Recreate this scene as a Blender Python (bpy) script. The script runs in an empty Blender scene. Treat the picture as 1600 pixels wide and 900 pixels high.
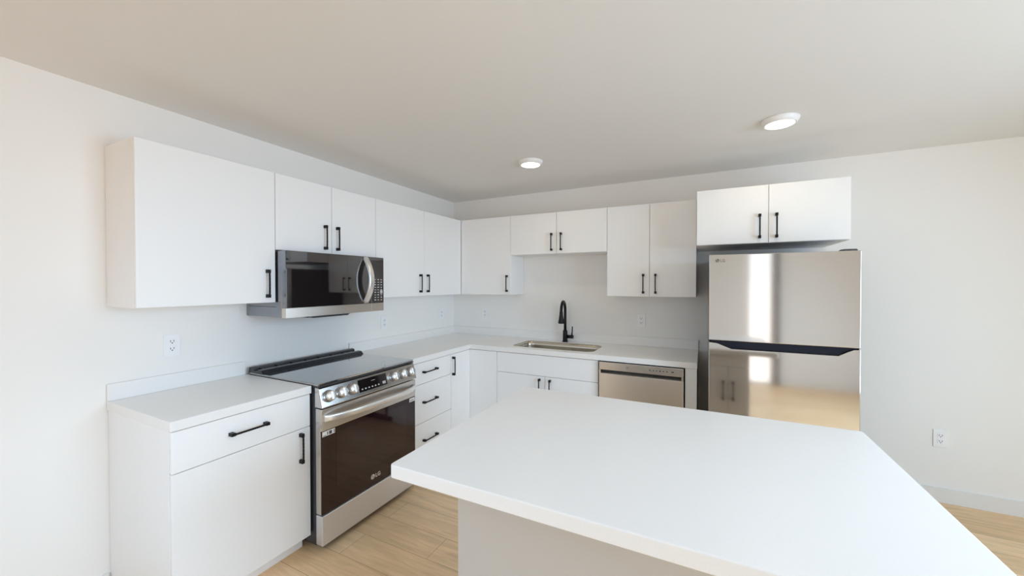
import bpy, bmesh, math
from mathutils import Vector, Matrix

S = bpy.context.scene
C = S.collection
PI = math.pi

# ------------------------------------------------------------------ camera, light, exposure
H = 2.392                      # ceiling height
RX, RY = 5.2, -4.68            # right wall, wall behind the camera
cam_d = bpy.data.cameras.new('camera')
cam = bpy.data.objects.new('camera', cam_d)
C.objects.link(cam)
S.camera = cam
yaw, pitch, roll, fpx = 0.4657, -0.0116, -0.0009, 596.19
cam_d.sensor_fit = 'HORIZONTAL'
cam_d.sensor_width = 36.0
cam_d.lens = fpx / 1600 * 36.0
cam_d.clip_start = 0.02
fw = Vector((-math.sin(yaw) * math.cos(pitch), math.cos(yaw) * math.cos(pitch), math.sin(pitch)))
rt = Vector((math.cos(yaw), math.sin(yaw), 0))
up = rt.cross(fw)
rt, up = math.cos(roll) * rt + math.sin(roll) * up, math.cos(roll) * up - math.sin(roll) * rt
M = Matrix((rt, up, -fw)).transposed().to_4x4()
M.translation = Vector((2.5401, -3.5826, 1.4734))
cam.matrix_world = M

S.view_settings.view_transform = 'Standard'
S.view_settings.look = 'None'
S.view_settings.gamma = 1.0
S.view_settings.use_curve_mapping = False
S.view_settings.exposure = 0.0
try:
    S.cycles.use_denoising = True
    S.cycles.max_bounces = 14
    S.cycles.diffuse_bounces = 10
    S.cycles.glossy_bounces = 6
    S.cycles.sample_clamp_indirect = 6.0
    S.cycles.caustics_reflective = False
    S.cycles.caustics_refractive = False
except Exception:
    pass

W = bpy.data.worlds.new('daylight')
S.world = W
W.use_nodes = True
_bg = W.node_tree.nodes['Background']
_bg.inputs[0].default_value = (0.80, 0.90, 1.0, 1)
_bg.inputs[1].default_value = 1.0
# warm glow below the horizon, added to warm the ceiling, pale sky above it
_w = W.node_tree
_tc = _w.nodes.new('ShaderNodeTexCoord')
_sx = _w.nodes.new('ShaderNodeSeparateXYZ')
_rp = _w.nodes.new('ShaderNodeValToRGB')
_mr = _w.nodes.new('ShaderNodeMapRange')
_mr.inputs['From Min'].default_value = -1.0
_rp.color_ramp.elements[0].position = 0.49
_rp.color_ramp.elements[0].color = (1.25, 0.80, 0.45, 1)
_rp.color_ramp.elements[1].position = 0.51
_rp.color_ramp.elements[1].color = (0.40, 0.42, 0.45, 1)
_w.links.new(_tc.outputs['Generated'], _sx.inputs[0])
_w.links.new(_sx.outputs['Z'], _mr.inputs['Value'])
_w.links.new(_mr.outputs[0], _rp.inputs[0])
_w.links.new(_rp.outputs[0], _bg.inputs[0])


def area(name, loc, aim, sx, sy, power, color, spread=180):
    d = bpy.data.lights.new(name, 'AREA')
    d.shape = 'RECTANGLE'
    d.size, d.size_y = sx, sy
    d.energy = power
    d.color = color
    d.spread = math.radians(spread)
    o = bpy.data.objects.new(name, d)
    C.objects.link(o)
    o.location = loc
    z = -Vector(aim).normalized()
    x = Vector((0, 0, 1)).cross(z).normalized()
    y = z.cross(x)
    o.matrix_world = Matrix.Translation(loc) @ Matrix((x, y, z)).transposed().to_4x4()
    return o


# daylight: added windows on the right and behind the camera, added low fills, patio door
WIN_R = (-4.55, -1.50, 0.30, 2.25)     # y0 y1 z0 z1 on the right wall (added window)
WIN_D = (3.14, 3.42, 0.0, 2.12)       # x0 x1 z0 z1 on the rear wall (glazed door)
WIN_L = (0.30, 2.30, 0.30, 2.25)       # x0 x1 z0 z1 on the rear wall (added window)
DAY = (0.80, 0.90, 1.0)
# name: (centre, aim, width, height, power, colour)
LIGHTS = {
    'added_daylight_right': ((RX - 0.10, -2.4, 1.25), (-1, 0, -0.25), 1.7, 1.8, 68, (0.48, 0.735, 0.99)),  # main daylight, added along with the unseen right window
    'window_daylight_door': (((WIN_D[0] + WIN_D[1]) / 2, RY + 0.03, (WIN_D[2] + WIN_D[3]) / 2), (0, 1, 0), 0.26, 2.06, 3.0, (0.84, 0.92, 1.0)),
    'added_fill_rear_low': ((1.30, RY + 0.35, 1.35), (0, 1, -0.60), 1.9, 1.8, 9, (0.44, 0.66, 0.90), 90),  # fill lamp inside the room, added to lift the aisle and lower fronts
    'added_fill_right_low': ((RX - 0.35, -2.9, 1.45), (-1, 0, -0.60), 2.6, 1.6, 30, (0.61, 0.79, 1.0), 100),  # second lamp in front of the right wall, added as low fill
}
for _n, _a in LIGHTS.items():
    area(_n, *_a)
LAMP_W, LAMP_C = 1.2, (1.0, 0.86, 0.60)


# ------------------------------------------------------------------ materials
def mat(name, col, rough=0.5, metal=0.0, bump=None, spec=0.5, coat=0.0, noise=None, emit=None):
    m = bpy.data.materials.new(name)
    m.use_nodes = True
    nt = m.node_tree
    b = nt.nodes['Principled BSDF']
    b.inputs['Base Color'].default_value = (*col, 1)
    b.inputs['Roughness'].default_value = rough
    b.inputs['Metallic'].default_value = metal
    b.inputs['Specular IOR Level'].default_value = spec
    b.inputs['Coat Weight'].default_value = coat
    if emit:
        b.inputs['Emission Color'].default_value = (*emit[0], 1)
        b.inputs['Emission Strength'].default_value = emit[1]
    tc = nt.nodes.new('ShaderNodeTexCoord')
    if bump:
        n = nt.nodes.new('ShaderNodeTexNoise')
        n.inputs['Scale'].default_value = bump[0]
        n.inputs['Detail'].default_value = 4
        bp = nt.nodes.new('ShaderNodeBump')
        bp.inputs['Strength'].default_value = bump[1]
        bp.inputs['Distance'].default_value = 0.002
        nt.links.new(tc.outputs['Object'], n.inputs['Vector'])
        nt.links.new(n.outputs['Fac'], bp.inputs['Height'])
        nt.links.new(bp.outputs['Normal'], b.inputs['Normal'])
    if noise:
        n = nt.nodes.new('ShaderNodeTexNoise')
        n.inputs['Scale'].default_value = noise[0]
        n.inputs['Detail'].default_value = 6
        mx = nt.nodes.new('ShaderNodeMixRGB')
        mx.inputs[1].default_value = (*col, 1)
        mx.inputs[2].default_value = (*noise[1], 1)
        cr = nt.nodes.new('ShaderNodeValToRGB')
        cr.color_ramp.elements[0].position = noise[2]
        cr.color_ramp.elements[1].position = noise[3]
        nt.links.new(tc.outputs['Object'], n.inputs['Vector'])
        nt.links.new(n.outputs['Fac'], cr.inputs['Fac'])
        nt.links.new(cr.outputs['Color'], mx.inputs[0])
        nt.links.new(mx.outputs[0], b.inputs['Base Color'])
    return m


def steel(name, col, rough, scale=(1, 1, 1), var=0.05):
    """brushed stainless: roughness and tone vary in fine streaks"""
    m = mat(name, col, rough, 1.0)
    nt = m.node_tree
    b = nt.nodes['Principled BSDF']
    tc = nt.nodes.new('ShaderNodeTexCoord')
    mp = nt.nodes.new('ShaderNodeMapping')
    mp.inputs['Scale'].default_value = scale
    n = nt.nodes.new('ShaderNodeTexNoise')
    n.inputs['Scale'].default_value = 60
    n.inputs['Detail'].default_value = 3
    mr = nt.nodes.new('ShaderNodeMapRange')
    mr.inputs['To Min'].default_value = rough - var
    mr.inputs['To Max'].default_value = rough + var
    nt.links.new(tc.outputs['Object'], mp.inputs[0])
    nt.links.new(mp.outputs[0], n.inputs['Vector'])
    nt.links.new(n.outputs['Fac'], mr.inputs['Value'])
    nt.links.new(mr.outputs[0], b.inputs['Roughness'])
    return m


def planks(name):
    m = bpy.data.materials.new(name)
    m.use_nodes = True
    nt = m.node_tree
    L = nt.links.new
    b = nt.nodes['Principled BSDF']
    tc = nt.nodes.new('ShaderNodeTexCoord')
    br = nt.nodes.new('ShaderNodeTexBrick')
    br.offset = 0.37
    br.inputs['Color1'].default_value = (0.0, 0.0, 0.0, 1)
    br.inputs['Color2'].default_value = (1.0, 1.0, 1.0, 1)
    br.inputs['Mortar'].default_value = (0.5, 0.5, 0.5, 1)
    br.inputs['Scale'].default_value = 1.0
    br.inputs['Brick Width'].default_value = 1.22
    br.inputs['Row Height'].default_value = 0.18
    br.inputs['Mortar Size'].default_value = 0.0012
    br.inputs['Mortar Smooth'].default_value = 0.1
    L(tc.outputs['Object'], br.inputs['Vector'])
    ramp = nt.nodes.new('ShaderNodeValToRGB')
    ramp.color_ramp.elements[0].color = (0.80, 0.55, 0.31, 1)
    ramp.color_ramp.elements[1].color = (0.90, 0.65, 0.40, 1)
    L(br.outputs['Color'], ramp.inputs[0])
    mp = nt.nodes.new('ShaderNodeMapping')
    mp.inputs['Scale'].default_value = (1.4, 14, 1)
    L(tc.outputs['Object'], mp.inputs[0])
    n = nt.nodes.new('ShaderNodeTexNoise')
    n.inputs['Scale'].default_value = 2.2
    n.inputs['Detail'].default_value = 8
    n.inputs['Roughness'].default_value = 0.62
    n.inputs['Distortion'].default_value = 0.6
    L(mp.outputs[0], n.inputs['Vector'])
    gr = nt.nodes.new('ShaderNodeValToRGB')
    gr.color_ramp.elements[0].position = 0.32
    gr.color_ramp.elements[0].color = (0.80, 0.78, 0.74, 1)
    gr.color_ramp.elements[1].position = 0.66
    gr.color_ramp.elements[1].color = (1.06, 1.06, 1.06, 1)
    L(n.outputs['Fac'], gr.inputs[0])
    mul = nt.nodes.new('ShaderNodeMixRGB')
    mul.blend_type = 'MULTIPLY'
    mul.inputs[0].default_value = 1
    L(ramp.outputs[0], mul.inputs[1])
    L(gr.outputs[0], mul.inputs[2])
    # knots
    mp2 = nt.nodes.new('ShaderNodeMapping')
    mp2.inputs['Scale'].default_value = (1.0, 2.6, 1)
    L(tc.outputs['Object'], mp2.inputs[0])
    vo = nt.nodes.new('ShaderNodeTexVoronoi')
    vo.inputs['Scale'].default_value = 1.5
    L(mp2.outputs[0], vo.inputs['Vector'])
    kr = nt.nodes.new('ShaderNodeValToRGB')
    kr.color_ramp.elements[0].position = 0.0
    kr.color_ramp.elements[0].color = (0.55, 0.55, 0.55, 1)
    kr.color_ramp.elements[1].position = 0.07
    kr.color_ramp.elements[1].color = (0, 0, 0, 1)
    L(vo.outputs['Distance'], kr.inputs[0])
    kn = nt.nodes.new('ShaderNodeMixRGB')
    kn.inputs[2].default_value = (0.36, 0.21, 0.10, 1)
    L(kr.outputs[0], kn.inputs[0])
    L(mul.outputs[0], kn.inputs[1])
    gap = nt.nodes.new('ShaderNodeMixRGB')
    gap.inputs[2].default_value = (0.34, 0.21, 0.11, 1)
    L(br.outputs['Fac'], gap.inputs[0])
    L(kn.outputs[0], gap.inputs[1])
    L(gap.outputs[0], b.inputs['Base Color'])
    b.inputs['Roughness'].default_value = 0.42
    bp = nt.nodes.new('ShaderNodeBump')
    bp.inputs['Strength'].default_value = 0.25
    bp.inputs['Distance'].default_value = 0.001
    bp.invert = True
    L(br.outputs['Fac'], bp.inputs['Height'])
    L(bp.outputs[0], b.inputs['Normal'])
    return m


WALL = mat('wall_paint', (0.875, 0.855, 0.825), 0.75, bump=(160, 0.06), spec=0.25)
CEIL = mat('ceiling_paint', (0.79, 0.775, 0.755), 0.85, bump=(120, 0.08), spec=0.2)
TRIM = mat('trim_paint', (0.80, 0.79, 0.77), 0.45)
FLOOR = planks('oak_planks')
CAB = mat('white_laminate', (0.88, 0.875, 0.87), 0.42, spec=0.4)
QUARTZ = mat('white_quartz', (0.85, 0.835, 0.815), 0.30, noise=(220, (0.82, 0.80, 0.78), 0.55, 0.75))
BLACK = mat('matte_black_metal', (0.012, 0.011, 0.012), 0.42, 0.6)
STEEL = steel('brushed_steel', (0.64, 0.615, 0.59), 0.22, (1, 1, 12))
FSTEEL = steel('door_steel', (0.60, 0.565, 0.535), 0.075, (14, 14, 0.4), 0.025)
DSTEEL = steel('panel_steel', (0.74, 0.685, 0.625), 0.30, (14, 14, 0.4), 0.03)
CHROME = steel('bright_steel', (0.88, 0.875, 0.87), 0.30, (1, 1, 1), 0.03)
LSTEEL = steel('satin_steel', (0.78, 0.78, 0.80), 0.55, (1, 1, 12), 0.05)
SINKM = steel('sink_steel', (0.60, 0.55, 0.47), 0.25, (1, 12, 12), 0.05)
GLASS = mat('black_glass', (0.010, 0.007, 0.008), 0.04, 0.0, spec=0.6, coat=1.0)
GLASS.node_tree.nodes['Principled BSDF'].inputs['Coat IOR'].default_value = 1.85
OVENGLASS = mat('oven_glass', (0.016, 0.004, 0.006), 0.05, 0.0, spec=0.5, coat=0.2)
OVENWIN = mat('oven_window_glass', (0.022, 0.007, 0.009), 0.06, 0.0, spec=0.5, coat=0.3)
COOK = mat('ceramic_glass', (0.045, 0.048, 0.052), 0.05, 0.0, spec=1.0, coat=1.0)
COOK.node_tree.nodes['Principled BSDF'].inputs['Coat IOR'].default_value = 4.2
COOK.node_tree.nodes['Principled BSDF'].inputs['Coat Roughness'].default_value = 0.05
DARK = mat('dark_enamel', (0.030, 0.031, 0.035), 0.30)
GREY = mat('grey_steel_case', (0.32, 0.33, 0.36), 0.07, 0.95)
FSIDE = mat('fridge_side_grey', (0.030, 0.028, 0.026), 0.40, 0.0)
HBLUE = mat('handle_pocket_black', (0.006, 0.008, 0.018), 0.25, spec=0.25)
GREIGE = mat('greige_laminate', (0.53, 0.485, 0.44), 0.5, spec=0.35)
PLASTIC = mat('white_plastic', (0.88, 0.875, 0.87), 0.35)
SLOT = mat('dark_slot', (0.03, 0.03, 0.03), 0.6)
PAPER = mat('white_label', (0.80, 0.80, 0.79), 0.5)
INK = mat('grey_ink', (0.05, 0.05, 0.05), 0.5)
MARKS = mat('pale_print', (0.62, 0.62, 0.62), 0.5)
LOGO_D = mat('dark_logo', (0.10, 0.095, 0.09), 0.35, 0.5)
LOGO_L = mat('light_logo', (0.72, 0.71, 0.70), 0.35)
LAMP = mat('lit_diffuser', (0.9, 0.88, 0.84), 0.5, emit=((1.0, 0.93, 0.84), 3.2))
PANE = bpy.data.materials.new('window_glass')
PANE.use_nodes = True
_nt = PANE.node_tree
_nt.nodes.clear()
_o = _nt.nodes.new('ShaderNodeOutputMaterial')
_t = _nt.nodes.new('ShaderNodeBsdfTransparent')
_g = _nt.nodes.new('ShaderNodeBsdfGlossy')
_g.inputs['Roughness'].default_value = 0.02
_m = _nt.nodes.new('ShaderNodeMixShader')
_m.inputs[0].default_value = 0.08
_nt.links.new(_t.outputs[0], _m.inputs[1])
_nt.links.new(_g.outputs[0], _m.inputs[2])
_nt.links.new(_m.outputs[0], _o.inputs[0])


# ------------------------------------------------------------------ helpers
def bx(bm, x0, x1, y0, y1, z0, z1):
    v = [bm.verts.new(p) for p in ((x0, y0, z0), (x1, y0, z0), (x1, y1, z0), (x0, y1, z0),
                                   (x0, y0, z1), (x1, y0, z1), (x1, y1, z1), (x0, y1, z1))]
    for f in ((3, 2, 1, 0), (4, 5, 6, 7), (0, 1, 5, 4), (1, 2, 6, 5), (2, 3, 7, 6), (3, 0, 4, 7)):
        bm.faces.new([v[i] for i in f])


def prism(bm, pts, fn, a, b):
    """extrude the 2-D outline pts from a to b; fn(p, t) -> 3-D point"""
    A = [bm.verts.new(fn(p, a)) for p in pts]
    B = [bm.verts.new(fn(p, b)) for p in pts]
    n = len(pts)
    bm.faces.new(A)
    bm.faces.new(list(reversed(B)))
    for i in range(n):
        bm.faces.new((A[i], B[i], B[(i + 1) % n], A[(i + 1) % n]))
    bmesh.ops.recalc_face_normals(bm, faces=bm.faces[:])


def tube(bm, path, rad, seg=16, sq=None):
    """sweep a circle (or rectangle sq=(w,h)) along path; rad a number or list"""
    path = [Vector(p) for p in path]
    n = len(path)
    rads = rad if isinstance(rad, (list, tuple)) else [rad] * n
    rings = []
    prev = None
    for i, p in enumerate(path):
        t = (path[min(i + 1, n - 1)] - path[max(i - 1, 0)]).normalized()
        if prev is None:
            a = Vector((0, 0, 1)) if abs(t.z) < 0.9 else Vector((1, 0, 0))
            u = (a - t * a.dot(t)).normalized()
        else:
            u = (prev - t * prev.dot(t)).normalized()
        prev = u
        w = t.cross(u)
        ring = []
        for k in range(seg):
            an = 2 * PI * k / seg
            if sq:
                c, s = math.cos(an), math.sin(an)
                e = 0.45
                cu = math.copysign(abs(c) ** e, c) * sq[1]
                sw = math.copysign(abs(s) ** e, s) * sq[0]
                ring.append(bm.verts.new(p + u * cu + w * sw))
            else:
                ring.append(bm.verts.new(p + (u * math.cos(an) + w * math.sin(an)) * rads[i]))
        rings.append(ring)
    for i in range(n - 1):
        for k in range(seg):
            f = bm.faces.new((rings[i][k], rings[i][(k + 1) % seg], rings[i + 1][(k + 1) % seg], rings[i + 1][k]))
            f.smooth = True
    bm.faces.new(list(reversed(rings[0])))
    bm.faces.new(rings[-1])
    bmesh.ops.recalc_face_normals(bm, faces=bm.faces[:])


def lathe(bm, prof, org, axis=(0, 0, 1), seg=32):
    """revolve (radius, height) pairs about axis through org"""
    ax = Vector(axis).normalized()
    a = Vector((0, 0, 1)) if abs(ax.z) < 0.9 else Vector((1, 0, 0))
    u = (a - ax * a.dot(ax)).normalized()
    w = ax.cross(u)
    org = Vector(org)
    rings = []
    for r, h in prof:
        if r < 1e-6:
            rings.append([bm.verts.new(org + ax * h)])
        else:
            rings.append([bm.verts.new(org + ax * h + (u * math.cos(2 * PI * k / seg) + w * math.sin(2 * PI * k / seg)) * r) for k in range(seg)])
    for A, B in zip(rings, rings[1:]):
        for k in range(seg):
            q = [A[k % len(A)], A[(k + 1) % len(A)], B[(k + 1) % len(B)], B[k % len(B)]]
            q = list(dict.fromkeys(q))
            if len(q) > 2:
                bm.faces.new(q).smooth = True
    bmesh.ops.recalc_face_normals(bm, faces=bm.faces[:])


def obj(name, bm, m, parent=None, bevel=0.0, seg=2, world=True):
    me = bpy.data.meshes.new(name)
    bm.to_mesh(me)
    bm.free()
    me.materials.append(m)
    o = bpy.data.objects.new(name, me)
    C.objects.link(o)
    if parent is not None:
        o.parent = parent
        loc = Vector()
        q = parent
        while q is not None:            # geometry is written in world metres; put it under its thing
            loc += q.location
            q = q.parent
        if world:
            me.transform(Matrix.Translation(-loc))
    if bevel:
        b = o.modifiers.new('edge', 'BEVEL')
        b.width = bevel
        b.segments = seg
        b.limit_method = 'ANGLE'
        b.angle_limit = math.radians(40)
        b.harden_normals = False
    return o


def box(name, m, parent, x0, x1, y0, y1, z0, z1, bevel=0.0, seg=2):
    bm = bmesh.new()
    bx(bm, min(x0, x1), max(x0, x1), min(y0, y1), max(y0, y1), min(z0, z1), max(z0, z1))
    return obj(name, bm, m, parent, bevel, seg)


def thing(name, label, cat, loc=(0, 0, 0), group=None):
    o = bpy.data.objects.new(name, None)
    o.empty_display_size = 0.1
    C.objects.link(o)
    o.location = loc
    o['label'] = label
    o['category'] = cat
    if group:
        o['group'] = group
    return o


def struct(name, bm, m, label=None, cat=None, bevel=0.0):
    o = obj(name, bm, m, None, bevel)
    o['kind'] = 'structure'
    if label:
        o['label'] = label
        o['category'] = cat
    return o


def text_bm(bm, s, size, fn, depth=0.0012):
    """lettering as mesh: fn maps the text plane (a across, b up, t out) to world"""
    cu = bpy.data.curves.new('lettering', 'FONT')
    cu.body = s
    cu.size = size
    cu.extrude = depth / 2
    cu.offset = size * 0.012
    to = bpy.data.objects.new('lettering', cu)
    C.objects.link(to)
    dg = bpy.context.evaluated_depsgraph_get()
    me = bpy.data.meshes.new_from_object(to.evaluated_get(dg))
    bpy.data.objects.remove(to)
    idx = [bm.verts.new(fn(v.co.x, v.co.y, v.co.z + depth / 2)) for v in me.vertices]
    for p in me.polygons:
        try:
            bm.faces.new([idx[i] for i in p.vertices])
        except ValueError:
            pass
    bpy.data.meshes.remove(me)
    bmesh.ops.recalc_face_normals(bm, faces=bm.faces[:])


# ------------------------------------------------------------------ setting
T = 0.12

bm = bmesh.new(); bx(bm, -T, RX + T, RY - T, T, -0.10, 0.0)
struct('floor', bm, FLOOR, 'light oak plank floor running under the island and cabinets', 'floor')
bm = bmesh.new(); bx(bm, -T, RX + T, RY - T, T, H, H + 0.10)
struct('ceiling', bm, CEIL, 'plain off-white painted ceiling above the kitchen', 'ceiling')
bm = bmesh.new(); bx(bm, -T, 0, RY - T, T, 0, H)
struct('wall_left', bm, WALL, 'off-white painted wall behind the range and microwave', 'wall')
bm = bmesh.new(); bx(bm, 0, RX, 0, T, 0, H)
struct('wall_back', bm, WALL, 'off-white painted wall behind the sink and refrigerator', 'wall')
y0, y1, z0, z1 = WIN_R
bm = bmesh.new()
bx(bm, RX, RX + T, RY - T, y0, 0, H); bx(bm, RX, RX + T, y1, T, 0, H)
bx(bm, RX, RX + T, y0, y1, 0, z0); bx(bm, RX, RX + T, y0, y1, z1, H)
struct('wall_right', bm, WALL, 'off-white painted wall with an added wide three-part window facing the range', 'wall')
bm = bmesh.new()
xs = [0, WIN_L[0], WIN_L[1], WIN_D[0], WIN_D[1], RX]
for a, b in zip(xs[::2], xs[1::2]):
    bx(bm, a, b, RY - T, RY, 0, H)
for w in (WIN_L, WIN_D):
    bx(bm, w[0], w[1], RY - T, RY, 0, w[2]); bx(bm, w[0], w[1], RY - T, RY, w[3], H)
struct('wall_rear', bm, WALL, 'off-white painted wall facing the sink, with an added window and a glazed door', 'wall')


def window(name, label, cat, axis, a0, a1, z0, z1, mull):
    f = bmesh.new()
    p = bmesh.new()

    def b2(bm, u0, u1, w0, w1, d0, d1):
        if axis == 'x':
            bx(bm, RX + d0, RX + d1, u0, u1, w0, w1)
        else:
            bx(bm, u0, u1, RY - d1, RY - d0, w0, w1)
    fwid = 0.035
    b2(f, a0, a0 + fwid, z0, z1, 0.02, 0.09); b2(f, a1 - fwid, a1, z0, z1, 0.02, 0.09)
    b2(f, a0 + fwid, a1 - fwid, z0, z0 + fwid, 0.02, 0.09); b2(f, a0 + fwid, a1 - fwid, z1 - fwid, z1, 0.02, 0.09)
    for k in range(1, mull):
        c = a0 + (a1 - a0) * k / mull
        b2(f, c - 0.02, c + 0.02, z0 + fwid, z1 - fwid, 0.02, 0.09)
    b2(p, a0 + fwid, a1 - fwid, z0 + fwid, z1 - fwid, 0.052, 0.058)
    o = struct(name, f, TRIM, label, cat)
    g = obj('pane', p, PANE, o)
    return o


window('added_window_1', 'wide added white-framed window of three panes in the right wall, out of view', 'window', 'x', *WIN_R, 3)  # unseen window, added to carry the daylight from the right
window('added_window_2', 'added white-framed window of two panes facing the sink wall, out of view', 'window', 'y', *WIN_L, 2)  # also unseen, added to bring daylight in from behind the camera
window('door_1', 'narrow glazed door mirrored as a bright strip in the refrigerator', 'door', 'y', *WIN_D, 1)

bm = bmesh.new(); bx(bm, WIN_D[1] + 0.005, WIN_D[1] + 0.105, RY, RY + 0.03, 0, 2.2)
struct('trim_1', bm, mat('taupe_casing', (0.17, 0.145, 0.125), 0.5), 'dark taupe upright casing beside the narrow glazed door', 'trim')
BB = 0.095
bm = bmesh.new(); bx(bm, 0, 0.014, RY, -2.8327, 0, BB)
struct('baseboard_left', bm, TRIM, 'white baseboard at the foot of the left wall', 'baseboard', 0.004)
bm = bmesh.new(); bx(bm, 3.36, RX, -0.014, 0, 0, BB)
struct('baseboard_back', bm, TRIM, 'pale grey-white baseboard under the outlet right of the refrigerator', 'baseboard')
bm = bmesh.new(); bx(bm, RX - 0.014, RX, RY, -0.014, 0, BB)
struct('baseboard_right', bm, TRIM, 'white baseboard under the added wide three-part window', 'baseboard', 0.004)
bm = bmesh.new(); bx(bm, 0.014, WIN_D[0] - 0.05, RY, RY + 0.014, 0, BB); bx(bm, WIN_D[1] + 0.11, RX - 0.014, RY, RY + 0.014, 0, BB)
struct('baseboard_rear', bm, TRIM, 'white baseboard on either side of the narrow glazed door', 'baseboard', 0.004)

# ------------------------------------------------------------------ cabinet pieces
DT = 0.019       # door thickness
GAP = 0.0017     # half of the gap between fronts


def pull(parent, c, axis, n, length=0.160):
    """black bar pull centred at c on a front; axis of the bar, n = outward normal of the front"""
    c, a, n = Vector(c), Vector(axis), Vector(n)
    s = a.cross(n)
    bm = bmesh.new()
    h = length / 2

    def blk(a0, a1, s0, s1, n0, n1):
        P = []
        for k in range(8):
            P.append(c + a * (a1 if k & 1 else a0) + s * (s1 if k & 2 else s0) + n * (n1 if k & 4 else n0))
        v = [bm.verts.new(p) for p in P]
        for f in ((0, 1, 3, 2), (4, 6, 7, 5), (0, 4, 5, 1), (2, 3, 7, 6), (0, 2, 6, 4), (1, 5, 7, 3)):
            bm.faces.new([v[i] for i in f])
    # feet flare towards the ends, the bar between them is slim and bows slightly out
    for e in (-1, 1):
        blk(min(e * h, e * (h - 0.019)), max(e * h, e * (h - 0.019)), -0.0075, 0.0075, 0.0, 0.0285)
    N = 8
    pts = []
    for i in range(N + 1):
        t = -1 + 2 * i / N
        pts.append((t * (h - 0.006), 0.0262 + 0.0012 * (1 - t * t)))
    for (a0, n0), (a1, n1) in zip(pts, pts[1:]):
        P = []
        for (aa, nn) in ((a0, n0), (a1, n1)):
            for ss, dn in ((-0.0042, -0.004), (0.0042, -0.004), (0.0042, 0.004), (-0.0042, 0.004)):
                P.append(bm.verts.new(c + a * aa + s * ss + n * (nn + dn)))
        for k in range(4):
            bm.faces.new((P[k], P[(k + 1) % 4], P[4 + (k + 1) % 4], P[4 + k]))
        bm.faces.new(P[:4]); bm.faces.new(P[4:])
    bmesh.ops.recalc_face_normals(bm, faces=bm.faces[:])
    o = obj('handle', bm, BLACK, parent, 0.0012, 1)
    o['label'] = 'matte black bar pull'
    return o


def front_L(parent, name, y0, y1, z0, z1, xf, hand=None, axis='z', hl=0.16):
    """front on the left wall run (faces +x); xf is its outer face"""
    d = box(name, CAB, parent, xf - DT, xf, y0 + GAP, y1 - GAP, z0 + GAP, z1 - GAP, 0.0012, 1)
    if hand:
        pull(d, (xf, hand[0], hand[1]), (0, 0, 1) if axis == 'z' else (0, 1, 0), (1, 0, 0), hl)
    return d


def front_B(parent, name, x0, x1, z0, z1, yf, hand=None, axis='z', hl=0.16, n=-1):
    """front on the back wall run (faces -y); yf is its outer face"""
    d = box(name, CAB, parent, x0 + GAP, x1 - GAP, yf, yf - n * DT, z0 + GAP, z1 - GAP, 0.0012, 1)
    if hand:
        pull(d, (hand[0], yf, hand[1]), (0, 0, 1) if axis == 'z' else (1, 0, 0), (0, n, 0), hl)
    return d


UD, UB, UT = 0.308, 1.3642, 2.1222
YA, YB, YC, YD, YE = -2.8273, -2.2121, -1.8332, -1.4492, -0.884
XA, XB, XC, XD, XE = 0.8784, 1.3455, 1.8016, 2.1453, 2.4891
W0 = 0.002       # stand-off from the wall
G_UP = 'wall cabinets'

t = thing('wall_cabinet', 'wide white wall cabinet with one door, left of the microwave', 'cabinet', (0, (YA + YB) / 2, UB), G_UP)
box('body', CAB, t, W0, UD - DT - 0.001, YA, YB - 0.0005, UB, UT, 0.001, 1)
front_L(t, 'door', YA, YB, UB, UT, UD, (-2.262, 1.4745))

MB = 1.6712
t = thing('wall_cabinet', 'short white two-door wall cabinet directly above the microwave', 'cabinet', (0, YC, MB), G_UP)
box('body', CAB, t, W0, UD - DT - 0.001, YB + 0.0005, YD - 0.0005, MB, UT, 0.001, 1)
front_L(t, 'door', YB, YC, MB, UT, UD, (-1.889, 1.777))
front_L(t, 'door', YC, YD, MB, UT, UD, (-1.795, 1.777))

t = thing('wall_cabinet', 'white two-door wall cabinet between the microwave and the room corner', 'cabinet', (0, YE, UB), G_UP)
box('body', CAB, t, W0, UD - DT - 0.001, YD + 0.0005, -W0, UB, UT, 0.001, 1)
front_L(t, 'door', YD, YE, UB, UT, UD, (-0.9475, 1.476))
front_L(t, 'door', YE, -UD - 0.001, UB, UT, UD, (-0.849, 1.476))

t = thing('wall_cabinet', 'white single-door wall cabinet on the sink wall, beside the room corner', 'cabinet', (0.6, 0, UB), G_UP)
box('body', CAB, t, UD - DT + 0.001, XA - 0.0005, -UD + DT + 0.001, -W0, UB, UT, 0.001, 1)
front_B(t, 'door', UD + 0.001, XA, UB, UT, -UD, (0.843, 1.474))

SB = 1.7457
t = thing('wall_cabinet', 'short white two-door wall cabinet above the sink faucet', 'cabinet', (XB, 0, SB), G_UP)
box('body', CAB, t, XA + 0.0005, XC - 0.0005, -UD + DT + 0.001, -W0, SB, UT, 0.001, 1)
front_B(t, 'door', XA, XB, SB, UT, -UD, (1.301, 1.8515))
front_B(t, 'door', XB, XC, SB, UT, -UD, (1.392, 1.8515))

t = thing('wall_cabinet', 'white two-door wall cabinet above the dishwasher, beside the refrigerator', 'cabinet', (XD, 0, UB), G_UP)
box('body', CAB, t, XC + 0.0005, XE, -UD + DT + 0.001, -W0, UB, UT, 0.001, 1)
front_B(t, 'door', XC, XD, UB, UT, -UD, (2.098, 1.471))
front_B(t, 'door', XD, XE, UB, UT, -UD, (2.192, 1.471))

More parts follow.
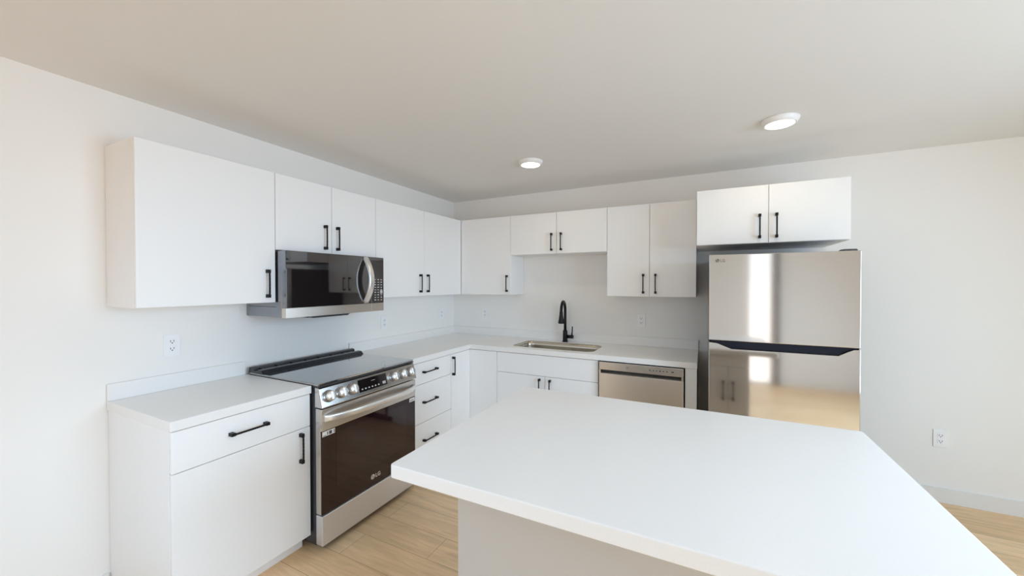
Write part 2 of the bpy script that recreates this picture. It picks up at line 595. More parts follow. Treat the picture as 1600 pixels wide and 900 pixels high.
FX0, FXM, FX1, FCD, FCB = 2.4933, 2.9171, 3.3369, 0.5915, 1.7394
t = thing('wall_cabinet', 'deep white two-door wall cabinet hung over the refrigerator', 'cabinet', (FXM, 0, FCB), G_UP)
box('body', CAB, t, FX0, FX1, -FCD + DT + 0.001, -W0, FCB, UT, 0.001, 1)
front_B(t, 'door', FX0, FXM, FCB, UT, -FCD, (2.867, 1.850))
front_B(t, 'door', FXM, FX1, FCB, UT, -FCD, (2.9595, 1.850))

# base cabinets
FB, CT, CU, TOE = 0.608, 0.914, 0.872, 0.085
G_B = 'base cabinets'
DZ1, DZ2 = 0.7009, 0.4011


def base_body_L(t, y0, y1):
    bm = bmesh.new()
    prism(bm, [(W0, 0), (0.535, 0), (0.535, TOE - 0.001), (FB - DT - 0.001, TOE - 0.001), (FB - DT - 0.001, CU - 0.002), (W0, CU - 0.002)],
          lambda p, s: (p[0], s, p[1]), y0, y1)
    return obj('body', bm, CAB, t, 0.001, 1)


def base_body_B(t, x0, x1):
    bm = bmesh.new()
    prism(bm, [(-W0, 0), (-0.535, 0), (-0.535, TOE - 0.001), (-FB + DT + 0.001, TOE - 0.001), (-FB + DT + 0.001, CU - 0.002), (-W0, CU - 0.002)],
          lambda p, s: (s, p[0], p[1]), x0, x1)
    return obj('body', bm, CAB, t, 0.001, 1)


t = thing('base_cabinet', 'white base cabinet with one drawer over one door, left of the range', 'cabinet', (0, -2.52, 0), G_B)
bm = bmesh.new()
bx(bm, W0, FB - DT - 0.0015, -2.8267, -2.8077, 0, CU - 0.002)
obj('side_panel', bm, CAB, t, 0.001, 1)
base_body_L(t, -2.8072, -2.2135)
front_L(t, 'drawer', -2.8267, -2.2121, 0.692, CU - 0.004, FB, (-2.531, 0.786), 'y', 0.172)
front_L(t, 'door', -2.8267, -2.2121, TOE, 0.692, FB, (-2.272, 0.592))

t = thing('base_cabinet', 'white base cabinet of three stacked drawers, right of the range', 'cabinet', (0, -1.17, 0), G_B)
base_body_L(t, -1.4440, -0.9040)
for z0, z1, hz in ((DZ1, CU - 0.004, 0.792), (DZ2, DZ1, 0.5585), (TOE, DZ2, 0.264)):
    front_L(t, 'drawer', -1.4440, -0.9030, z0, z1, FB, (-1.192, hz), 'y', 0.172)

t = thing('corner_base_cabinet', 'white corner base cabinet with two narrow doors meeting at right angles', 'cabinet', (0.3, -0.3, 0), G_B)
bm = bmesh.new()
kx = FB - DT - 0.001
prism(bm, [(W0, -W0), (W0, -0.9025), (kx, -0.9025), (kx, -kx), (0.8935, -kx), (0.8935, -W0)],
      lambda p, s: (p[0], p[1], s), TOE, CU - 0.002)
prism(bm, [(W0, -W0), (W0, -0.9025), (0.535, -0.9025), (0.535, -0.535), (0.8935, -0.535), (0.8935, -W0)],
      lambda p, s: (p[0], p[1], s), 0, TOE - 0.001)
obj('body', bm, CAB, t)
front_L(t, 'door', -0.9024, -FB - 0.0015, TOE, CU - 0.004, FB, (-0.882, 0.765))
front_B(t, 'door', FB - DT + 0.001, 0.8946, TOE, CU - 0.004, -FB)

t = thing('base_cabinet', 'white sink base cabinet with a blank front above two doors', 'cabinet', (1.349, 0, 0), G_B)
bm = bmesh.new()
sx0, sx1 = 0.896, 1.8030
bx(bm, sx0, sx0 + 0.018, -FB + DT + 0.001, -W0, TOE, CU - 0.002)
bx(bm, sx1 - 0.018, sx1, -FB + DT + 0.001, -W0, TOE, CU - 0.002)
bx(bm, sx0 + 0.018, sx1 - 0.018, -FB + DT + 0.001, -W0, TOE, TOE + 0.018)
bx(bm, sx0 + 0.018, sx1 - 0.018, -0.02, -W0, TOE + 0.018, CU - 0.002)
bx(bm, sx0 + 0.018, sx1 - 0.018, -FB + DT + 0.001, -FB + DT + 0.010, TOE + 0.018, CU - 0.002)
bx(bm, sx0, sx1, -0.535, -0.02, 0, TOE - 0.001)
obj('body', bm, CAB, t)
front_B(t, 'false_front', 0.8946, 1.8037, 0.6922, CU - 0.004, -FB)
front_B(t, 'door', 0.8946, 1.3518, TOE, 0.6922, -FB, (1.307, 0.592))
front_B(t, 'door', 1.3518, 1.8037, TOE, 0.6922, -FB, (1.4005, 0.592))

bm = bmesh.new(); bx(bm, 2.4245, 2.5000, -FB, -W0, 0, CU - 0.002)
t = obj('end_panel', bm, CAB, None, 0.001, 1)
t['label'] = 'narrow white end panel between the dishwasher and the refrigerator'
t['category'] = 'cabinet panel'

# countertops with their backsplash strips
CD = 0.620
BZ, BT = 0.996, 0.014
t = thing('countertop', 'short white quartz countertop left of the range', 'countertop', (0, -2.52, CU))
box('slab', QUARTZ, t, W0, CD, -2.8327, -2.2115, CU, CT, 0.003)
box('backsplash', QUARTZ, t, W0, W0 + BT, -2.8327, -2.2230, CT + 0.0003, BZ, 0.002)

SX0, SX1, SY0, SY1, SR = 0.985, 1.735, -0.525, -0.135, 0.075


def rrect(x0, x1, y0, y1, r, n=8):
    pts = []
    for cx, cy, a0 in ((x1 - r, y1 - r, 0), (x0 + r, y1 - r, 90), (x0 + r, y0 + r, 180), (x1 - r, y0 + r, 270)):
        for k in range(n + 1):
            a = math.radians(a0 + 90 * k / n)
            pts.append((cx + r * math.cos(a), cy + r * math.sin(a)))
    return pts


t = thing('countertop', 'white quartz corner countertop running from the range past the sink', 'countertop', (0.3, -0.3, CU))
bm = bmesh.new()


def loop(bm, pts, z):
    v = [bm.verts.new((p[0], p[1], z)) for p in pts]
    return [bm.edges.new((v[i], v[(i + 1) % len(v)])) for i in range(len(v))]


ed = loop(bm, [(W0, -W0), (W0, -1.4475), (CD, -1.4475), (CD, -CD), (2.5034, -CD), (2.5034, -W0)], CU)
ed += loop(bm, rrect(SX0, SX1, SY0, SY1, SR), CU)
bmesh.ops.triangle_fill(bm, use_beauty=True, use_dissolve=False, edges=ed)
r = bmesh.ops.extrude_face_region(bm, geom=bm.faces[:])
bmesh.ops.translate(bm, verts=[v for v in r['geom'] if isinstance(v, bmesh.types.BMVert)], vec=(0, 0, CT - CU))
bmesh.ops.recalc_face_normals(bm, faces=bm.faces[:])
obj('slab', bm, QUARTZ, t, 0.003)
bm = bmesh.new()
prism(bm, [(W0, -W0), (W0, -1.4475), (W0 + BT, -1.4475), (W0 + BT, -W0 - BT), (2.5034, -W0 - BT), (2.5034, -W0)],
      lambda p, s: (p[0], p[1], s), CT + 0.0003, BZ)
obj('backsplash', bm, QUARTZ, t, 0.002)

# ------------------------------------------------------------------ sink and faucet
t = thing('kitchen_sink', 'stainless steel undermount sink set in the white countertop', 'sink', ((SX0 + SX1) / 2, -0.33, CU))
bm = bmesh.new()


def ring(pts, z):
    return [bm.verts.new((p[0], p[1], z)) for p in pts]


g = 0.004
zt = CU - 0.001
R = [ring(rrect(SX0 + 0.0012, SX1 - 0.0012, SY0 + 0.0012, SY1 - 0.0012, SR - 0.0012), CT - 0.0025),
     ring(rrect(SX0 + g, SX1 - g, SY0 + g, SY1 - g, SR - g), zt),
     ring(rrect(SX0 + g + 0.004, SX1 - g - 0.004, SY0 + g + 0.004, SY1 - g - 0.004, SR - g), zt - 0.165),
     ring(rrect(SX0 + g + 0.012, SX1 - g - 0.012, SY0 + g + 0.012, SY1 - g - 0.012, SR - g), zt - 0.192),
     ring(rrect(SX0 + g + 0.034, SX1 - g - 0.034, SY0 + g + 0.034, SY1 - g - 0.034, SR - 0.02), zt - 0.205)]
for A, B in zip(R, R[1:]):
    n = len(A)
    for k in range(n):
        bm.faces.new((A[k], A[(k + 1) % n], B[(k + 1) % n], B[k])).smooth = True
bm.faces.new(R[-1])
bmesh.ops.recalc_face_normals(bm, faces=bm.faces[:])
o = obj('basin', bm, SINKM, t)
sm = o.modifiers.new('gauge', 'SOLIDIFY'); sm.thickness = 0.0012; sm.offset = -1
bm = bmesh.new()
lathe(bm, [(0, 0.002), (0.028, 0.002), (0.034, 0.004), (0.042, 0.0045), (0.045, 0.001)], (1.36, -0.31, zt - 0.205))
obj('drain', bm, CHROME, t)

fx, fy = 1.352, -0.082
t = thing('kitchen_faucet', 'matte black gooseneck pull-down faucet behind the sink', 'faucet', (fx, fy, CT))
bm = bmesh.new()
lathe(bm, [(0, 0), (0.027, 0), (0.027, 0.006), (0.0225, 0.010), (0.0215, 0.105), (0.0185, 0.112), (0, 0.112)], (fx, fy, CT))
obj('base', bm, BLACK, t)
bm = bmesh.new()
dx, dy = 0.115, -0.993           # spout swings straight out over the bowl
arc = [(fx, fy, CT + 0.09), (fx, fy, CT + 0.2), (fx, fy, CT + 0.30)]
rr = 0.085
for k in range(1, 17):
    a = PI * k / 16
    d = rr * (1 - math.cos(a))
    arc.append((fx + dx * d, fy + dy * d, CT + 0.30 + rr * 1.05 * math.sin(a)))
ex, ey = fx + dx * 2 * rr, fy + dy * 2 * rr
arc.append((ex, ey, CT + 0.295))
tube(bm, arc, 0.0135, 16)
obj('spout', bm, BLACK, t)
bm = bmesh.new()
lathe(bm, [(0, 0), (0.0145, 0), (0.0165, -0.012), (0.0165, -0.022), (0.0185, -0.045), (0.0280, -0.100), (0.0280, -0.108), (0.020, -0.111), (0, -0.111)],
      (ex, ey, CT + 0.302), seg=28)
obj('spray_head', bm, BLACK, t)
bm = bmesh.new()
tube(bm, [(fx + 0.015, fy, CT + 0.052), (fx + 0.080, fy, CT + 0.052)], 0.0165, 20)
tube(bm, [(fx + 0.066, fy, CT + 0.058), (fx + 0.070, fy, CT + 0.10), (fx + 0.071, fy, CT + 0.150)], [0.0065, 0.0058, 0.005], 12)
obj('lever', bm, BLACK, t)

# ------------------------------------------------------------------ range
RY0, RY1 = -2.207, -1.452
RXF = 0.690
t = thing('range_oven', 'stainless slide-in electric range with black oven door and six knobs', 'oven', (0.3, (RY0 + RY1) / 2, 0))
bm = bmesh.new()
bx(bm, 0.03, 0.640, RY0 + 0.004, RY1 - 0.004, 0.03, 0.905)
obj('body', bm, DARK, t, 0.002, 1)
for yy in (RY0 + 0.06, RY1 - 0.06):
    for xx in (0.09, 0.57):
        bm = bmesh.new()
        lathe(bm, [(0, 0), (0.020, 0), (0.020, 0.012), (0.010, 0.014), (0.010, 0.0298), (0, 0.0298)], (xx, yy, 0), seg=16)
        obj('foot', bm, DARK, t)
ct = box('cooktop', COOK, t, 0.03, 0.668, RY0 - 0.003, RY1 + 0.003, 0.9155, 0.9265, 0.002)
bm = bmesh.new()
prism(bm, [(0.640, 0.9060), (0.674, 0.9060), (0.674, 0.9150), (0.030, 0.9150), (0.030, 0.9060)], lambda p, s: (p[0], s, p[1]), RY0, RY1)
obj('cooktop_frame', bm, DARK, t, 0.001, 1)
# rear vent trim: two stepped black rails with slots between them
bm = bmesh.new()
prism(bm, [(0.030, 0.927), (0.030, 0.957), (0.050, 0.962), (0.072, 0.957), (0.076, 0.940), (0.112, 0.940), (0.118, 0.950), (0.150, 0.948), (0.172, 0.927)],
      lambda p, s: (p[0], s, p[1]), RY0 - 0.003, RY1 + 0.003)
v = obj('vent_trim', bm, DARK, t, 0.0015, 1)
for k in range(7):
    a = RY0 + 0.03 + k * 0.1005
    box('slat', BLACK, v, 0.074, 0.114, a, a + 0.010, 0.941, 0.9505)
# slanted control panel
cp = [(0.640, 0.903), (0.668, 0.903), (0.675, 0.898), (0.702, 0.800), (0.700, 0.796), (0.640, 0.796)]
bm = bmesh.new()
prism(bm, cp, lambda p, s: (p[0], s, p[1]), RY0, RY1)
P = obj('control_panel', bm, STEEL, t, 0.0015, 2)
ca, cb = Vector((0.675, 0, 0.898)), Vector((0.702, 0, 0.800))
cd = (cb - ca).normalized()
cn = Vector((-cd.z, 0, cd.x))
if cn.x < 0:
    cn = -cn


def onpanel(y, s, n):
    q = ca + cd * s + cn * n
    return Vector((q.x, y, q.z))


def panel_box(bm, y0, y1, s0, s1, n0, n1):
    v = [bm.verts.new(onpanel(y, s, n)) for n in (n0, n1) for (y, s) in ((y0, s0), (y1, s0), (y1, s1), (y0, s1))]
    for f in ((0, 1, 2, 3), (7, 6, 5, 4), (0, 4, 5, 1), (1, 5, 6, 2), (2, 6, 7, 3), (3, 7, 4, 0)):
        bm.faces.new([v[i] for i in f])
    bmesh.ops.recalc_face_normals(bm, faces=bm.faces[:])


bm = bmesh.new()
panel_box(bm, -1.953, -1.728, 0.010, 0.083, -0.001, 0.0012)
D = obj('display', bm, GLASS, P)
bm = bmesh.new()
for k in range(6):
    y = -1.935 + k * 0.026
    panel_box(bm, y, y + 0.011, 0.064, 0.071, 0.0012, 0.0016)
obj('icon_row', bm, MARKS, D)
bm = bmesh.new()
for k in range(3):
    panel_box(bm, -1.765 + k * 0.009, -1.759 + k * 0.009, 0.056, 0.072, 0.0012, 0.0016)
obj('start_icon', bm, MARKS, D)
bm = bmesh.new()
panel_box(bm, -1.853, -1.822, 0.030, 0.032, 0.0012, 0.0016)
obj('clock_mark', bm, MARKS, D)
for y in (-2.158, -2.078, -2.003, -1.666, -1.584, -1.507):
    bm = bmesh.new()
    lathe(bm, [(0, 0.0062), (0.029, 0.0062), (0.0275, 0.028), (0.0255, 0.0315), (0, 0.0315)],
          onpanel(y, 0.048, 0.0004), cn, 28)
    k = obj('knob', bm, CHROME, t)
    bm = bmesh.new()
    lathe(bm, [(0, 0), (0.0335, 0), (0.0335, 0.004), (0.031, 0.006), (0, 0.006)], onpanel(y, 0.048, 0.0004), cn, 28)
    obj('bezel', bm, GREY, k)
    bm = bmesh.new()
    panel_box(bm, y - 0.0065, y + 0.0065, 0.026, 0.070, 0.0322, 0.0405)
    obj('grip', bm, CHROME, k, 0.002, 2)
# oven door
DZ0, DZT, BANDZ = 0.208, 0.788, 0.668
d = thing('oven_door', 'x', 'x')
del d['label'], d['category']
d.parent = t
d.location = Vector((0, 0, 0)) - t.location
box('door_edge', STEEL, d, 0.642, 0.680, RY0 + 0.002, RY1 - 0.002, DZ0, DZT, 0.002, 1)
box('top_band', STEEL, d, 0.6805, RXF + 0.003, RY0 + 0.002, RY1 - 0.002, BANDZ, DZT, 0.003, 2)
gl = box('glass', OVENGLASS, d, 0.6805, RXF, RY0 + 0.002, RY1 - 0.002, DZ0, BANDZ - 0.001, 0.002, 2)
box('inner_window', OVENWIN, gl, RXF, RXF + 0.0006, RY0 + 0.095, RY1 - 0.095, 0.330, BANDZ - 0.03)
bm = bmesh.new()
hp = []
for k in range(25):
    s = -1 + 2 * k / 24
    hp.append((RXF + 0.006 + 0.052 * (1 - s ** 4) ** 0.9, (RY0 + RY1) / 2 + s * 0.362, 0.737))
tube(bm, hp, 0.012, 16, sq=(0.009, 0.0175))
obj('handle', bm, CHROME, d)
bm = bmesh.new()
bx(bm, RXF, RXF + 0.0007, RY0 + 0.006, RY0 + 0.086, 0.637, 0.664)
st = obj('sticker', bm, PAPER, gl)
st['label'] = 'white paper label stuck on the upper left of the oven glass'
bm = bmesh.new()
for k, (a, b) in enumerate(((0.030, 0.036), (0.042, 0.060), (0.072, 0.077))):
    bx(bm, RXF + 0.0007, RXF + 0.0011, RY0 + 0.006 + a, RY0 + 0.006 + b, 0.641, 0.659)
bx(bm, RXF + 0.0007, RXF + 0.0011, RY0 + 0.010, RY0 + 0.030, 0.640, 0.643)
obj('print', bm, INK, st)
bm = bmesh.new()
bx(bm, RXF, RXF + 0.0007, RY1 - 0.062, RY1 - 0.008, 0.636, 0.662)
st = obj('sticker', bm, PAPER, gl)
st['label'] = 'small white label on the upper right of the oven glass'
bm = bmesh.new()
for k in range(4):
    bx(bm, RXF + 0.0007, RXF + 0.0011, RY1 - 0.056 + 0.011 * k, RY1 - 0.050 + 0.011 * k, 0.642, 0.650)
obj('print', bm, INK, st)


def emblem(bm, fn, c, r, d):
    """round emblem: ring, an L-shaped stroke and a dot inside it; fn(a, b, t) -> world"""
    def poly(pts):
        A = [bm.verts.new(fn(c[0] + p[0], c[1] + p[1], 0)) for p in pts]
        B = [bm.verts.new(fn(c[0] + p[0], c[1] + p[1], d)) for p in pts]
        n = len(pts)
        bm.faces.new(A); bm.faces.new(list(reversed(B)))
        for i in range(n):
            bm.faces.new((A[i], B[i], B[(i + 1) % n], A[(i + 1) % n]))
    return poly


def logo(parent, fn, m_disc, m_mark, r, size):
    """round face-like emblem followed by two letters, origin at the emblem's centre"""
    bm = bmesh.new()
    poly = emblem(bm, fn, (0, 0), r, 0.0010)
    n = 32
    poly([(r * math.cos(2 * PI * k / n), r * math.sin(2 * PI * k / n)) for k in range(n)])
    bmesh.ops.recalc_face_normals(bm, faces=bm.faces[:])
    L = obj('logo', bm, m_disc, parent)
    bm = bmesh.new()
    poly = emblem(bm, lambda a, b, t_: fn(a, b, t_ + 0.0010), (0, 0), r, 0.0005)
    w = r * 0.10
    poly([(-w, r * 0.5), (w, r * 0.5), (w, -r * 0.35), (r * 0.30, -r * 0.35), (r * 0.30, -r * 0.5), (-w, -r * 0.5)])
    N = 20
    ra, rb = r * 0.80, r * 0.68
    pts = [(ra * math.cos(math.radians(75 + 285 * k / N)), ra * math.sin(math.radians(75 + 285 * k / N))) for k in range(N + 1)]
    pts += [(rb * math.cos(math.radians(75 + 285 * k / N)), rb * math.sin(math.radians(75 + 285 * k / N))) for k in range(N, -1, -1)]
    poly(pts)
    poly([(rb * 0.45, r * 0.09), (ra, r * 0.09), (ra, -r * 0.05), (rb * 0.45, -r * 0.05)])
    poly([(-r * 0.42 + r * 0.12 * math.cos(2 * PI * k / 12), r * 0.35 + r * 0.12 * math.sin(2 * PI * k / 12)) for k in range(12)])
    bmesh.ops.recalc_face_normals(bm, faces=bm.faces[:])
    obj('emblem_line', bm, m_mark, L)
    bm = bmesh.new()
    text_bm(bm, 'LG', size, lambda a, b, t_: fn(a + r * 1.35, b - size * 0.36, t_))
    obj('lettering', bm, m_disc, L)
    return L


logo(gl, lambda a, b, n: Vector((RXF + 0.0001 + n, -1.848 + a, 0.262 + b)), LOGO_L, OVENGLASS, 0.0155, 0.034)
dr = box('bottom_drawer', LSTEEL, t, 0.642, RXF + 0.004, RY0 + 0.001, RY1 - 0.001, 0.040, 0.203, 0.003, 2)

# ------------------------------------------------------------------ microwave
MF = 0.392
MZ0, MZB, MZ1 = 1.273, 1.332, 1.666
MY0, MYS, MY1 = -2.206, -1.574, -1.4555
t = thing('microwave', 'over-the-range microwave with black glass door and curved steel handle', 'microwave', (0.2, (MY0 + MY1) / 2, MZ0))
bm = bmesh.new()
bx(bm, W0, 0.352, MY0, MY1, MZ0 + 0.004, MZ1 - 0.001)
c = obj('case', bm, GREY, t, 0.002, 1)
box('vent_strip', DARK, c, 0.03, 0.30, MY0 - 0.0008, MY0, MZ1 - 0.33, MZ1 - 0.327)
d = box('door', GREY, t, 0.3535, MF - 0.0035, MY0, MYS - 0.001, MZB, MZ1, 0.001, 1)
box('glass', GLASS, d, MF - 0.0033, MF, MY0 + 0.0005, MYS - 0.001, MZB, MZ1, 0.0008, 1)
box('door_trim', DSTEEL, d, 0.3535, MF, MY0, MYS - 0.001, MZ0, MZB - 0.0005, 0.001, 1)
p = box('control_panel', GLASS, t, 0.3535, MF, MYS + 0.0006, MY1, MZB, MZ1, 0.0008, 1)
box('panel_trim', DSTEEL, p, 0.3535, MF, MYS + 0.001, MY1, MZ0, MZB - 0.0005, 0.001, 1)
bm = bmesh.new()
for r_ in range(9):
    for q in range(3):
        y = MYS + 0.030 + q * 0.029
        z = 1.352 + r_ * 0.0185
        w = 0.013
        h = 0.0045 if (r_ + q) % 3 else 0.006
        bx(bm, MF, MF + 0.0004, y, y + w, z, z + h)
bx(bm, MF, MF + 0.0004, MYS + 0.084, MYS + 0.106, 1.400, 1.424)
obj('keypad', bm, MARKS, p)
bm = bmesh.new()
hp = []
for k in range(21):
    s = -1 + 2 * k / 20
    hp.append((MF - 0.002 + 0.062 * (1 - s * s), MYS - 0.052, (MZB + MZ1) / 2 + s * 0.160))
tube(bm, hp, 0.01, 16, sq=(0.021, 0.009))
obj('handle', bm, CHROME, d)
bm = bmesh.new()
prism(bm, [(-2.07, MZ0 + 0.0035), (-1.74, MZ0 + 0.0035), (-1.765, MZ0 - 0.010), (-2.045, MZ0 - 0.010)], lambda q, s: (s, q[0], q[1]), 0.12, 0.351)
obj('filter_cover', bm, DARK, t)
bm = bmesh.new()
prism(bm, [(-2.045, MZ0 - 0.0004), (-1.755, MZ0 - 0.0004), (-1.775, MZ0 - 0.011), (-2.030, MZ0 - 0.011)], lambda q, s: (s, q[0], q[1]), 0.3535, 0.386)
obj('grip_lip', bm, DARK, d)

# ------------------------------------------------------------------ dishwasher
X0, X1 = 1.8070, 2.4210
DF = -0.630
t = thing('dishwasher', 'stainless steel dishwasher with pocket handle under the countertop', 'dishwasher', ((X0 + X1) / 2, -0.3, 0))
bm = bmesh.new()
bx(bm, X0 + 0.004, X1 - 0.004, -0.585, -0.02, 0.10, CU - 0.004)
bx(bm, X0 + 0.004, X1 - 0.004, -0.53, -0.02, 0.0, 0.099)
obj('tub', bm, DARK, t)
d = thing('door', 'x', 'x')
del d['label'], d['category']
d.parent = t
d.location = Vector((0, 0, 0)) - t.location
a, b = X0 + 0.006, X1 - 0.006
box('front_panel', DSTEEL, d, a, b, DF, -0.588, 0.105, 0.776, 0.003, 2)
cpn = box('control_strip', STEEL, d, a, b, DF, -0.588, 0.806, CU - 0.006, 0.003, 2)
box('handle_pocket', DARK, d, a + 0.001, b - 0.001, -0.596, -0.588, 0.7765, 0.8055)
for q0, q1 in ((a, a + 0.014), (b - 0.014, b)):
    box('pocket_end', STEEL, d, q0, q1, DF, -0.5965, 0.7765, 0.8055)
bm = bmesh.new()
prism(bm, [(DF, 0.7765), (-0.5965, 0.7765), (-0.5965, 0.794), (DF, 0.780)], lambda q, s: (s, q[0], q[1]), a + 0.0145, b - 0.0145)
obj('pocket_lip', bm, STEEL, d)
for k in range(6):
    bm = bmesh.new()
    x = 2.185 + k * 0.023
    bx(bm, x, x + 0.010, DF - 0.0004, DF, 0.832, 0.838)
    obj('button_marking', bm, INK, cpn)
bm = bmesh.new()
bx(bm, 2.335, 2.352, DF - 0.0004, DF, 0.832, 0.840)
obj('indicator', bm, INK, cpn)
bm = bmesh.new()
text_bm(bm, 'LG', 0.014, lambda q, w, n: Vector((2.020 + q, DF - 0.0002 - n * 0.5, 0.834 + w)))
obj('lettering', bm, LOGO_D, cpn)

# ------------------------------------------------------------------ refrigerator
X0, X1 = 2.5704, 3.3275
FY, FZ = -0.803, 1.6634
HZ0, HZ1 = 1.058, 1.107
t = thing('refrigerator', 'stainless steel top-freezer refrigerator with dark pocket handle', 'refrigerator', ((X0 + X1) / 2, -0.4, 0))
bm = bmesh.new()
bx(bm, X0 + 0.004, X1 - 0.004, -0.735, -0.05, 0.035, FZ - 0.012)
obj('body', bm, FSIDE, t, 0.004, 2)
box('kick_plate', DARK, t, X0 + 0.01, X1 - 0.01, -0.745, -0.60, 0.012, 0.0345)
for xx in (X0 + 0.07, X1 - 0.07):
    for yy in (-0.67, -0.12):
        bm = bmesh.new()
        lathe(bm, [(0, 0), (0.022, 0), (0.022, 0.012), (0.012, 0.012), (0.012, 0.0345), (0, 0.0345)] if yy < -0.5 else
              [(0, 0), (0.018, 0), (0.018, 0.0345), (0, 0.0345)], (xx, yy, 0), seg=16)
        obj('foot', bm, DARK, t)
bm = bmesh.new()
bx(bm, X0, X1, FY, -0.739, HZ1, FZ - 0.006)
fd = obj('freezer_door', bm, FSTEEL, t, 0.004, 3)
bm = bmesh.new()
prism(bm, [(X0, 0.050), (X1, 0.050), (X1, HZ1 - 0.008), (X1 - 0.030, HZ1 - 0.010), (X1 - 0.058, HZ1 - 0.024), (X1 - 0.098, HZ0), (X0 + 0.128, HZ0), (X0 + 0.050, HZ1 - 0.018), (X0, HZ1 - 0.012)],
      lambda p, s: (p[0], s, p[1]), FY, -0.739)
rd = obj('fridge_door', bm, FSTEEL, t, 0.003, 2)
bm = bmesh.new()
prism(bm, [(X1 - 0.002, HZ1 - 0.0075), (X1 - 0.030, HZ1 - 0.0092), (X1 - 0.058, HZ1 - 0.0232), (X1 - 0.0985, HZ0 + 0.0008), (X0 + 0.1285, HZ0 + 0.0008), (X0 + 0.050, HZ1 - 0.0172), (X0 + 0.002, HZ1 - 0.0112), (X0 + 0.002, HZ1 - 0.0006), (X1 - 0.002, HZ1 - 0.0006)],
      lambda p, s: (p[0], s, p[1]), FY + 0.014, -0.742)
obj('handle_pocket', bm, HBLUE, t, 0.001, 1)
bm = bmesh.new()
prism(bm, [(FY + 0.008, FZ - 0.0055), (-0.66, FZ - 0.0055), (-0.66, FZ + 0.004), (-0.70, FZ + 0.008), (FY + 0.03, FZ + 0.006)],
      lambda p, s: (s, p[0], p[1]), X1 - 0.070, X1 - 0.012)
obj('hinge_cover', bm, DARK, t, 0.003, 2)
logo(fd, lambda a, b, n: Vector((2.617 + a, FY - 0.0001 - n, 1.6185 + b)), LOGO_D, FSTEEL, 0.0115, 0.024)

# ------------------------------------------------------------------ island
IX0, IX1, IY0, IY1 = 1.672, 3.080, -2.703, -1.705
BX0, BX1, BY0, BY1 = 1.717, 2.885, -2.40, -1.735
IH = 0.872
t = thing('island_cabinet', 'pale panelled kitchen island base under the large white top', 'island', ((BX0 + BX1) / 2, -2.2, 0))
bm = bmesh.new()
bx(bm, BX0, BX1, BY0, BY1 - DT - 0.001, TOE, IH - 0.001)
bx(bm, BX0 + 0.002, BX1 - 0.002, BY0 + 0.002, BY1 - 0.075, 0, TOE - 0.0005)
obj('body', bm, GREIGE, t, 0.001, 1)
front_B(t, 'drawer', BX0, 2.572, 0.766, IH - 0.004, BY1, (2.144, 0.82), 'x', n=1)
front_B(t, 'drawer', BX0, 2.572, 0.42, 0.766, BY1, (2.144, 0.64), 'x', n=1)
front_B(t, 'drawer', BX0, 2.572, TOE, 0.42, BY1, (2.144, 0.30), 'x', n=1)
front_B(t, 'drawer', 2.572, BX1, 0.766, IH - 0.004, BY1, n=1)
front_B(t, 'door', 2.572, 2.7285, TOE, 0.766, BY1, (2.690, 0.565), n=1)
front_B(t, 'door', 2.7285, BX1, TOE, 0.766, BY1, (2.764, 0.565), n=1)
bm = bmesh.new(); 
pts = rrect(IX0, IX1, IY0, IY1, 0.012, 4)
prism(bm, pts, lambda p, s: (p[0], p[1], s), IH, CT)
t = obj('island_countertop', bm, QUARTZ, None, 0.004, 3)
t['label'] = 'large white quartz island top nearest the camera'
t['category'] = 'countertop'

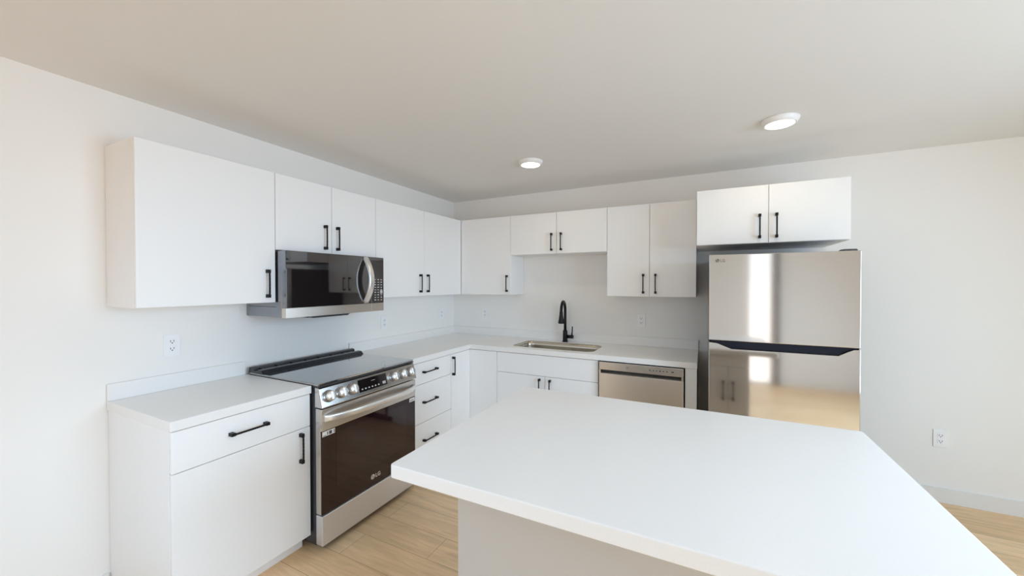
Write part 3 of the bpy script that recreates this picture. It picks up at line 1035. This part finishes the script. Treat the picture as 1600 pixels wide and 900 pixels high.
# ------------------------------------------------------------------ outlets
def outlet(c, n, label):
    """duplex outlet plate at c on a wall with outward normal n"""
    c, n = Vector(c), Vector(n)
    s = Vector((0, 0, 1)).cross(n)
    t = thing('wall_outlet', label, 'outlet', c, 'wall outlets')

    def blk(bm, s0, s1, z0, z1, n0, n1):
        v = [bm.verts.new(c + s * a + n * d + Vector((0, 0, z))) for d in (n0, n1) for (a, z) in ((s0, z0), (s1, z0), (s1, z1), (s0, z1))]
        for f in ((0, 1, 2, 3), (7, 6, 5, 4), (0, 4, 5, 1), (1, 5, 6, 2), (2, 6, 7, 3), (3, 7, 4, 0)):
            bm.faces.new([v[i] for i in f])
        bmesh.ops.recalc_face_normals(bm, faces=bm.faces[:])
    bm = bmesh.new(); blk(bm, -0.036, 0.036, -0.059, 0.059, 0.0005, 0.0060)
    obj('plate', bm, PLASTIC, t, 0.002, 2)
    for z in (-0.0195, 0.0195):
        bm = bmesh.new(); blk(bm, -0.0165, 0.0165, z - 0.0135, z + 0.0135, 0.0061, 0.0078)
        r_ = obj('receptacle', bm, PLASTIC, t, 0.003, 2)
        bm = bmesh.new()
        blk(bm, -0.0085, -0.0058, z - 0.002, z + 0.008, 0.0079, 0.0083)
        blk(bm, 0.0058, 0.0085, z - 0.001, z + 0.008, 0.0079, 0.0083)
        blk(bm, -0.0028, 0.0028, z - 0.0095, z - 0.0045, 0.0079, 0.0083)
        obj('slot', bm, SLOT, r_)


outlet((0, -2.581, 1.146), (1, 0, 0), 'white duplex outlet on the left wall above the short countertop')
outlet((0, -1.065, 1.128), (1, 0, 0), 'white duplex outlet on the left wall just right of the microwave')
outlet((0, -0.235, 1.146), (1, 0, 0), 'white duplex outlet on the left wall nearest the room corner')
outlet((0.411, 0, 1.150), (0, -1, 0), 'white duplex outlet on the sink wall nearest the room corner')
outlet((2.040, 0, 1.139), (0, -1, 0), 'white duplex outlet above the countertop between faucet and refrigerator')
outlet((3.968, 0, 0.428), (0, -1, 0), 'white duplex outlet low on the wall right of the refrigerator')


# ------------------------------------------------------------------ ceiling lights
def downlight(x, y, label):
    t = thing('ceiling_light', label, 'ceiling light', (x, y, H), 'round ceiling lights')
    bm = bmesh.new()
    lathe(bm, [(0.070, -0.0280), (0.074, -0.0305), (0.080, -0.0280), (0.092, -0.005), (0.092, -0.0004), (0.0, -0.0004)], (x, y, H), seg=48)
    obj('trim_ring', bm, PLASTIC, t)
    bm = bmesh.new()
    lathe(bm, [(0, -0.0295), (0.055, -0.0293), (0.0695, -0.0280), (0.0695, -0.0220), (0, -0.0220)], (x, y, H), seg=48)
    o = obj('diffuser', bm, LAMP, t)
    o['label'] = 'glowing white disc'
    d = bpy.data.lights.new('lamp_light', 'AREA')
    d.shape = 'DISK'
    d.size = 0.13
    d.energy = LAMP_W
    d.color = LAMP_C
    d.spread = math.radians(165)
    l = bpy.data.objects.new('lamp_light', d)
    C.objects.link(l)
    l.parent = t
    l.location = (0, 0, -0.032)


downlight(1.372, -0.945, 'round flush ceiling light in front of the sink, the farther one')
downlight(2.918, -0.985, 'round flush ceiling light in front of the refrigerator')
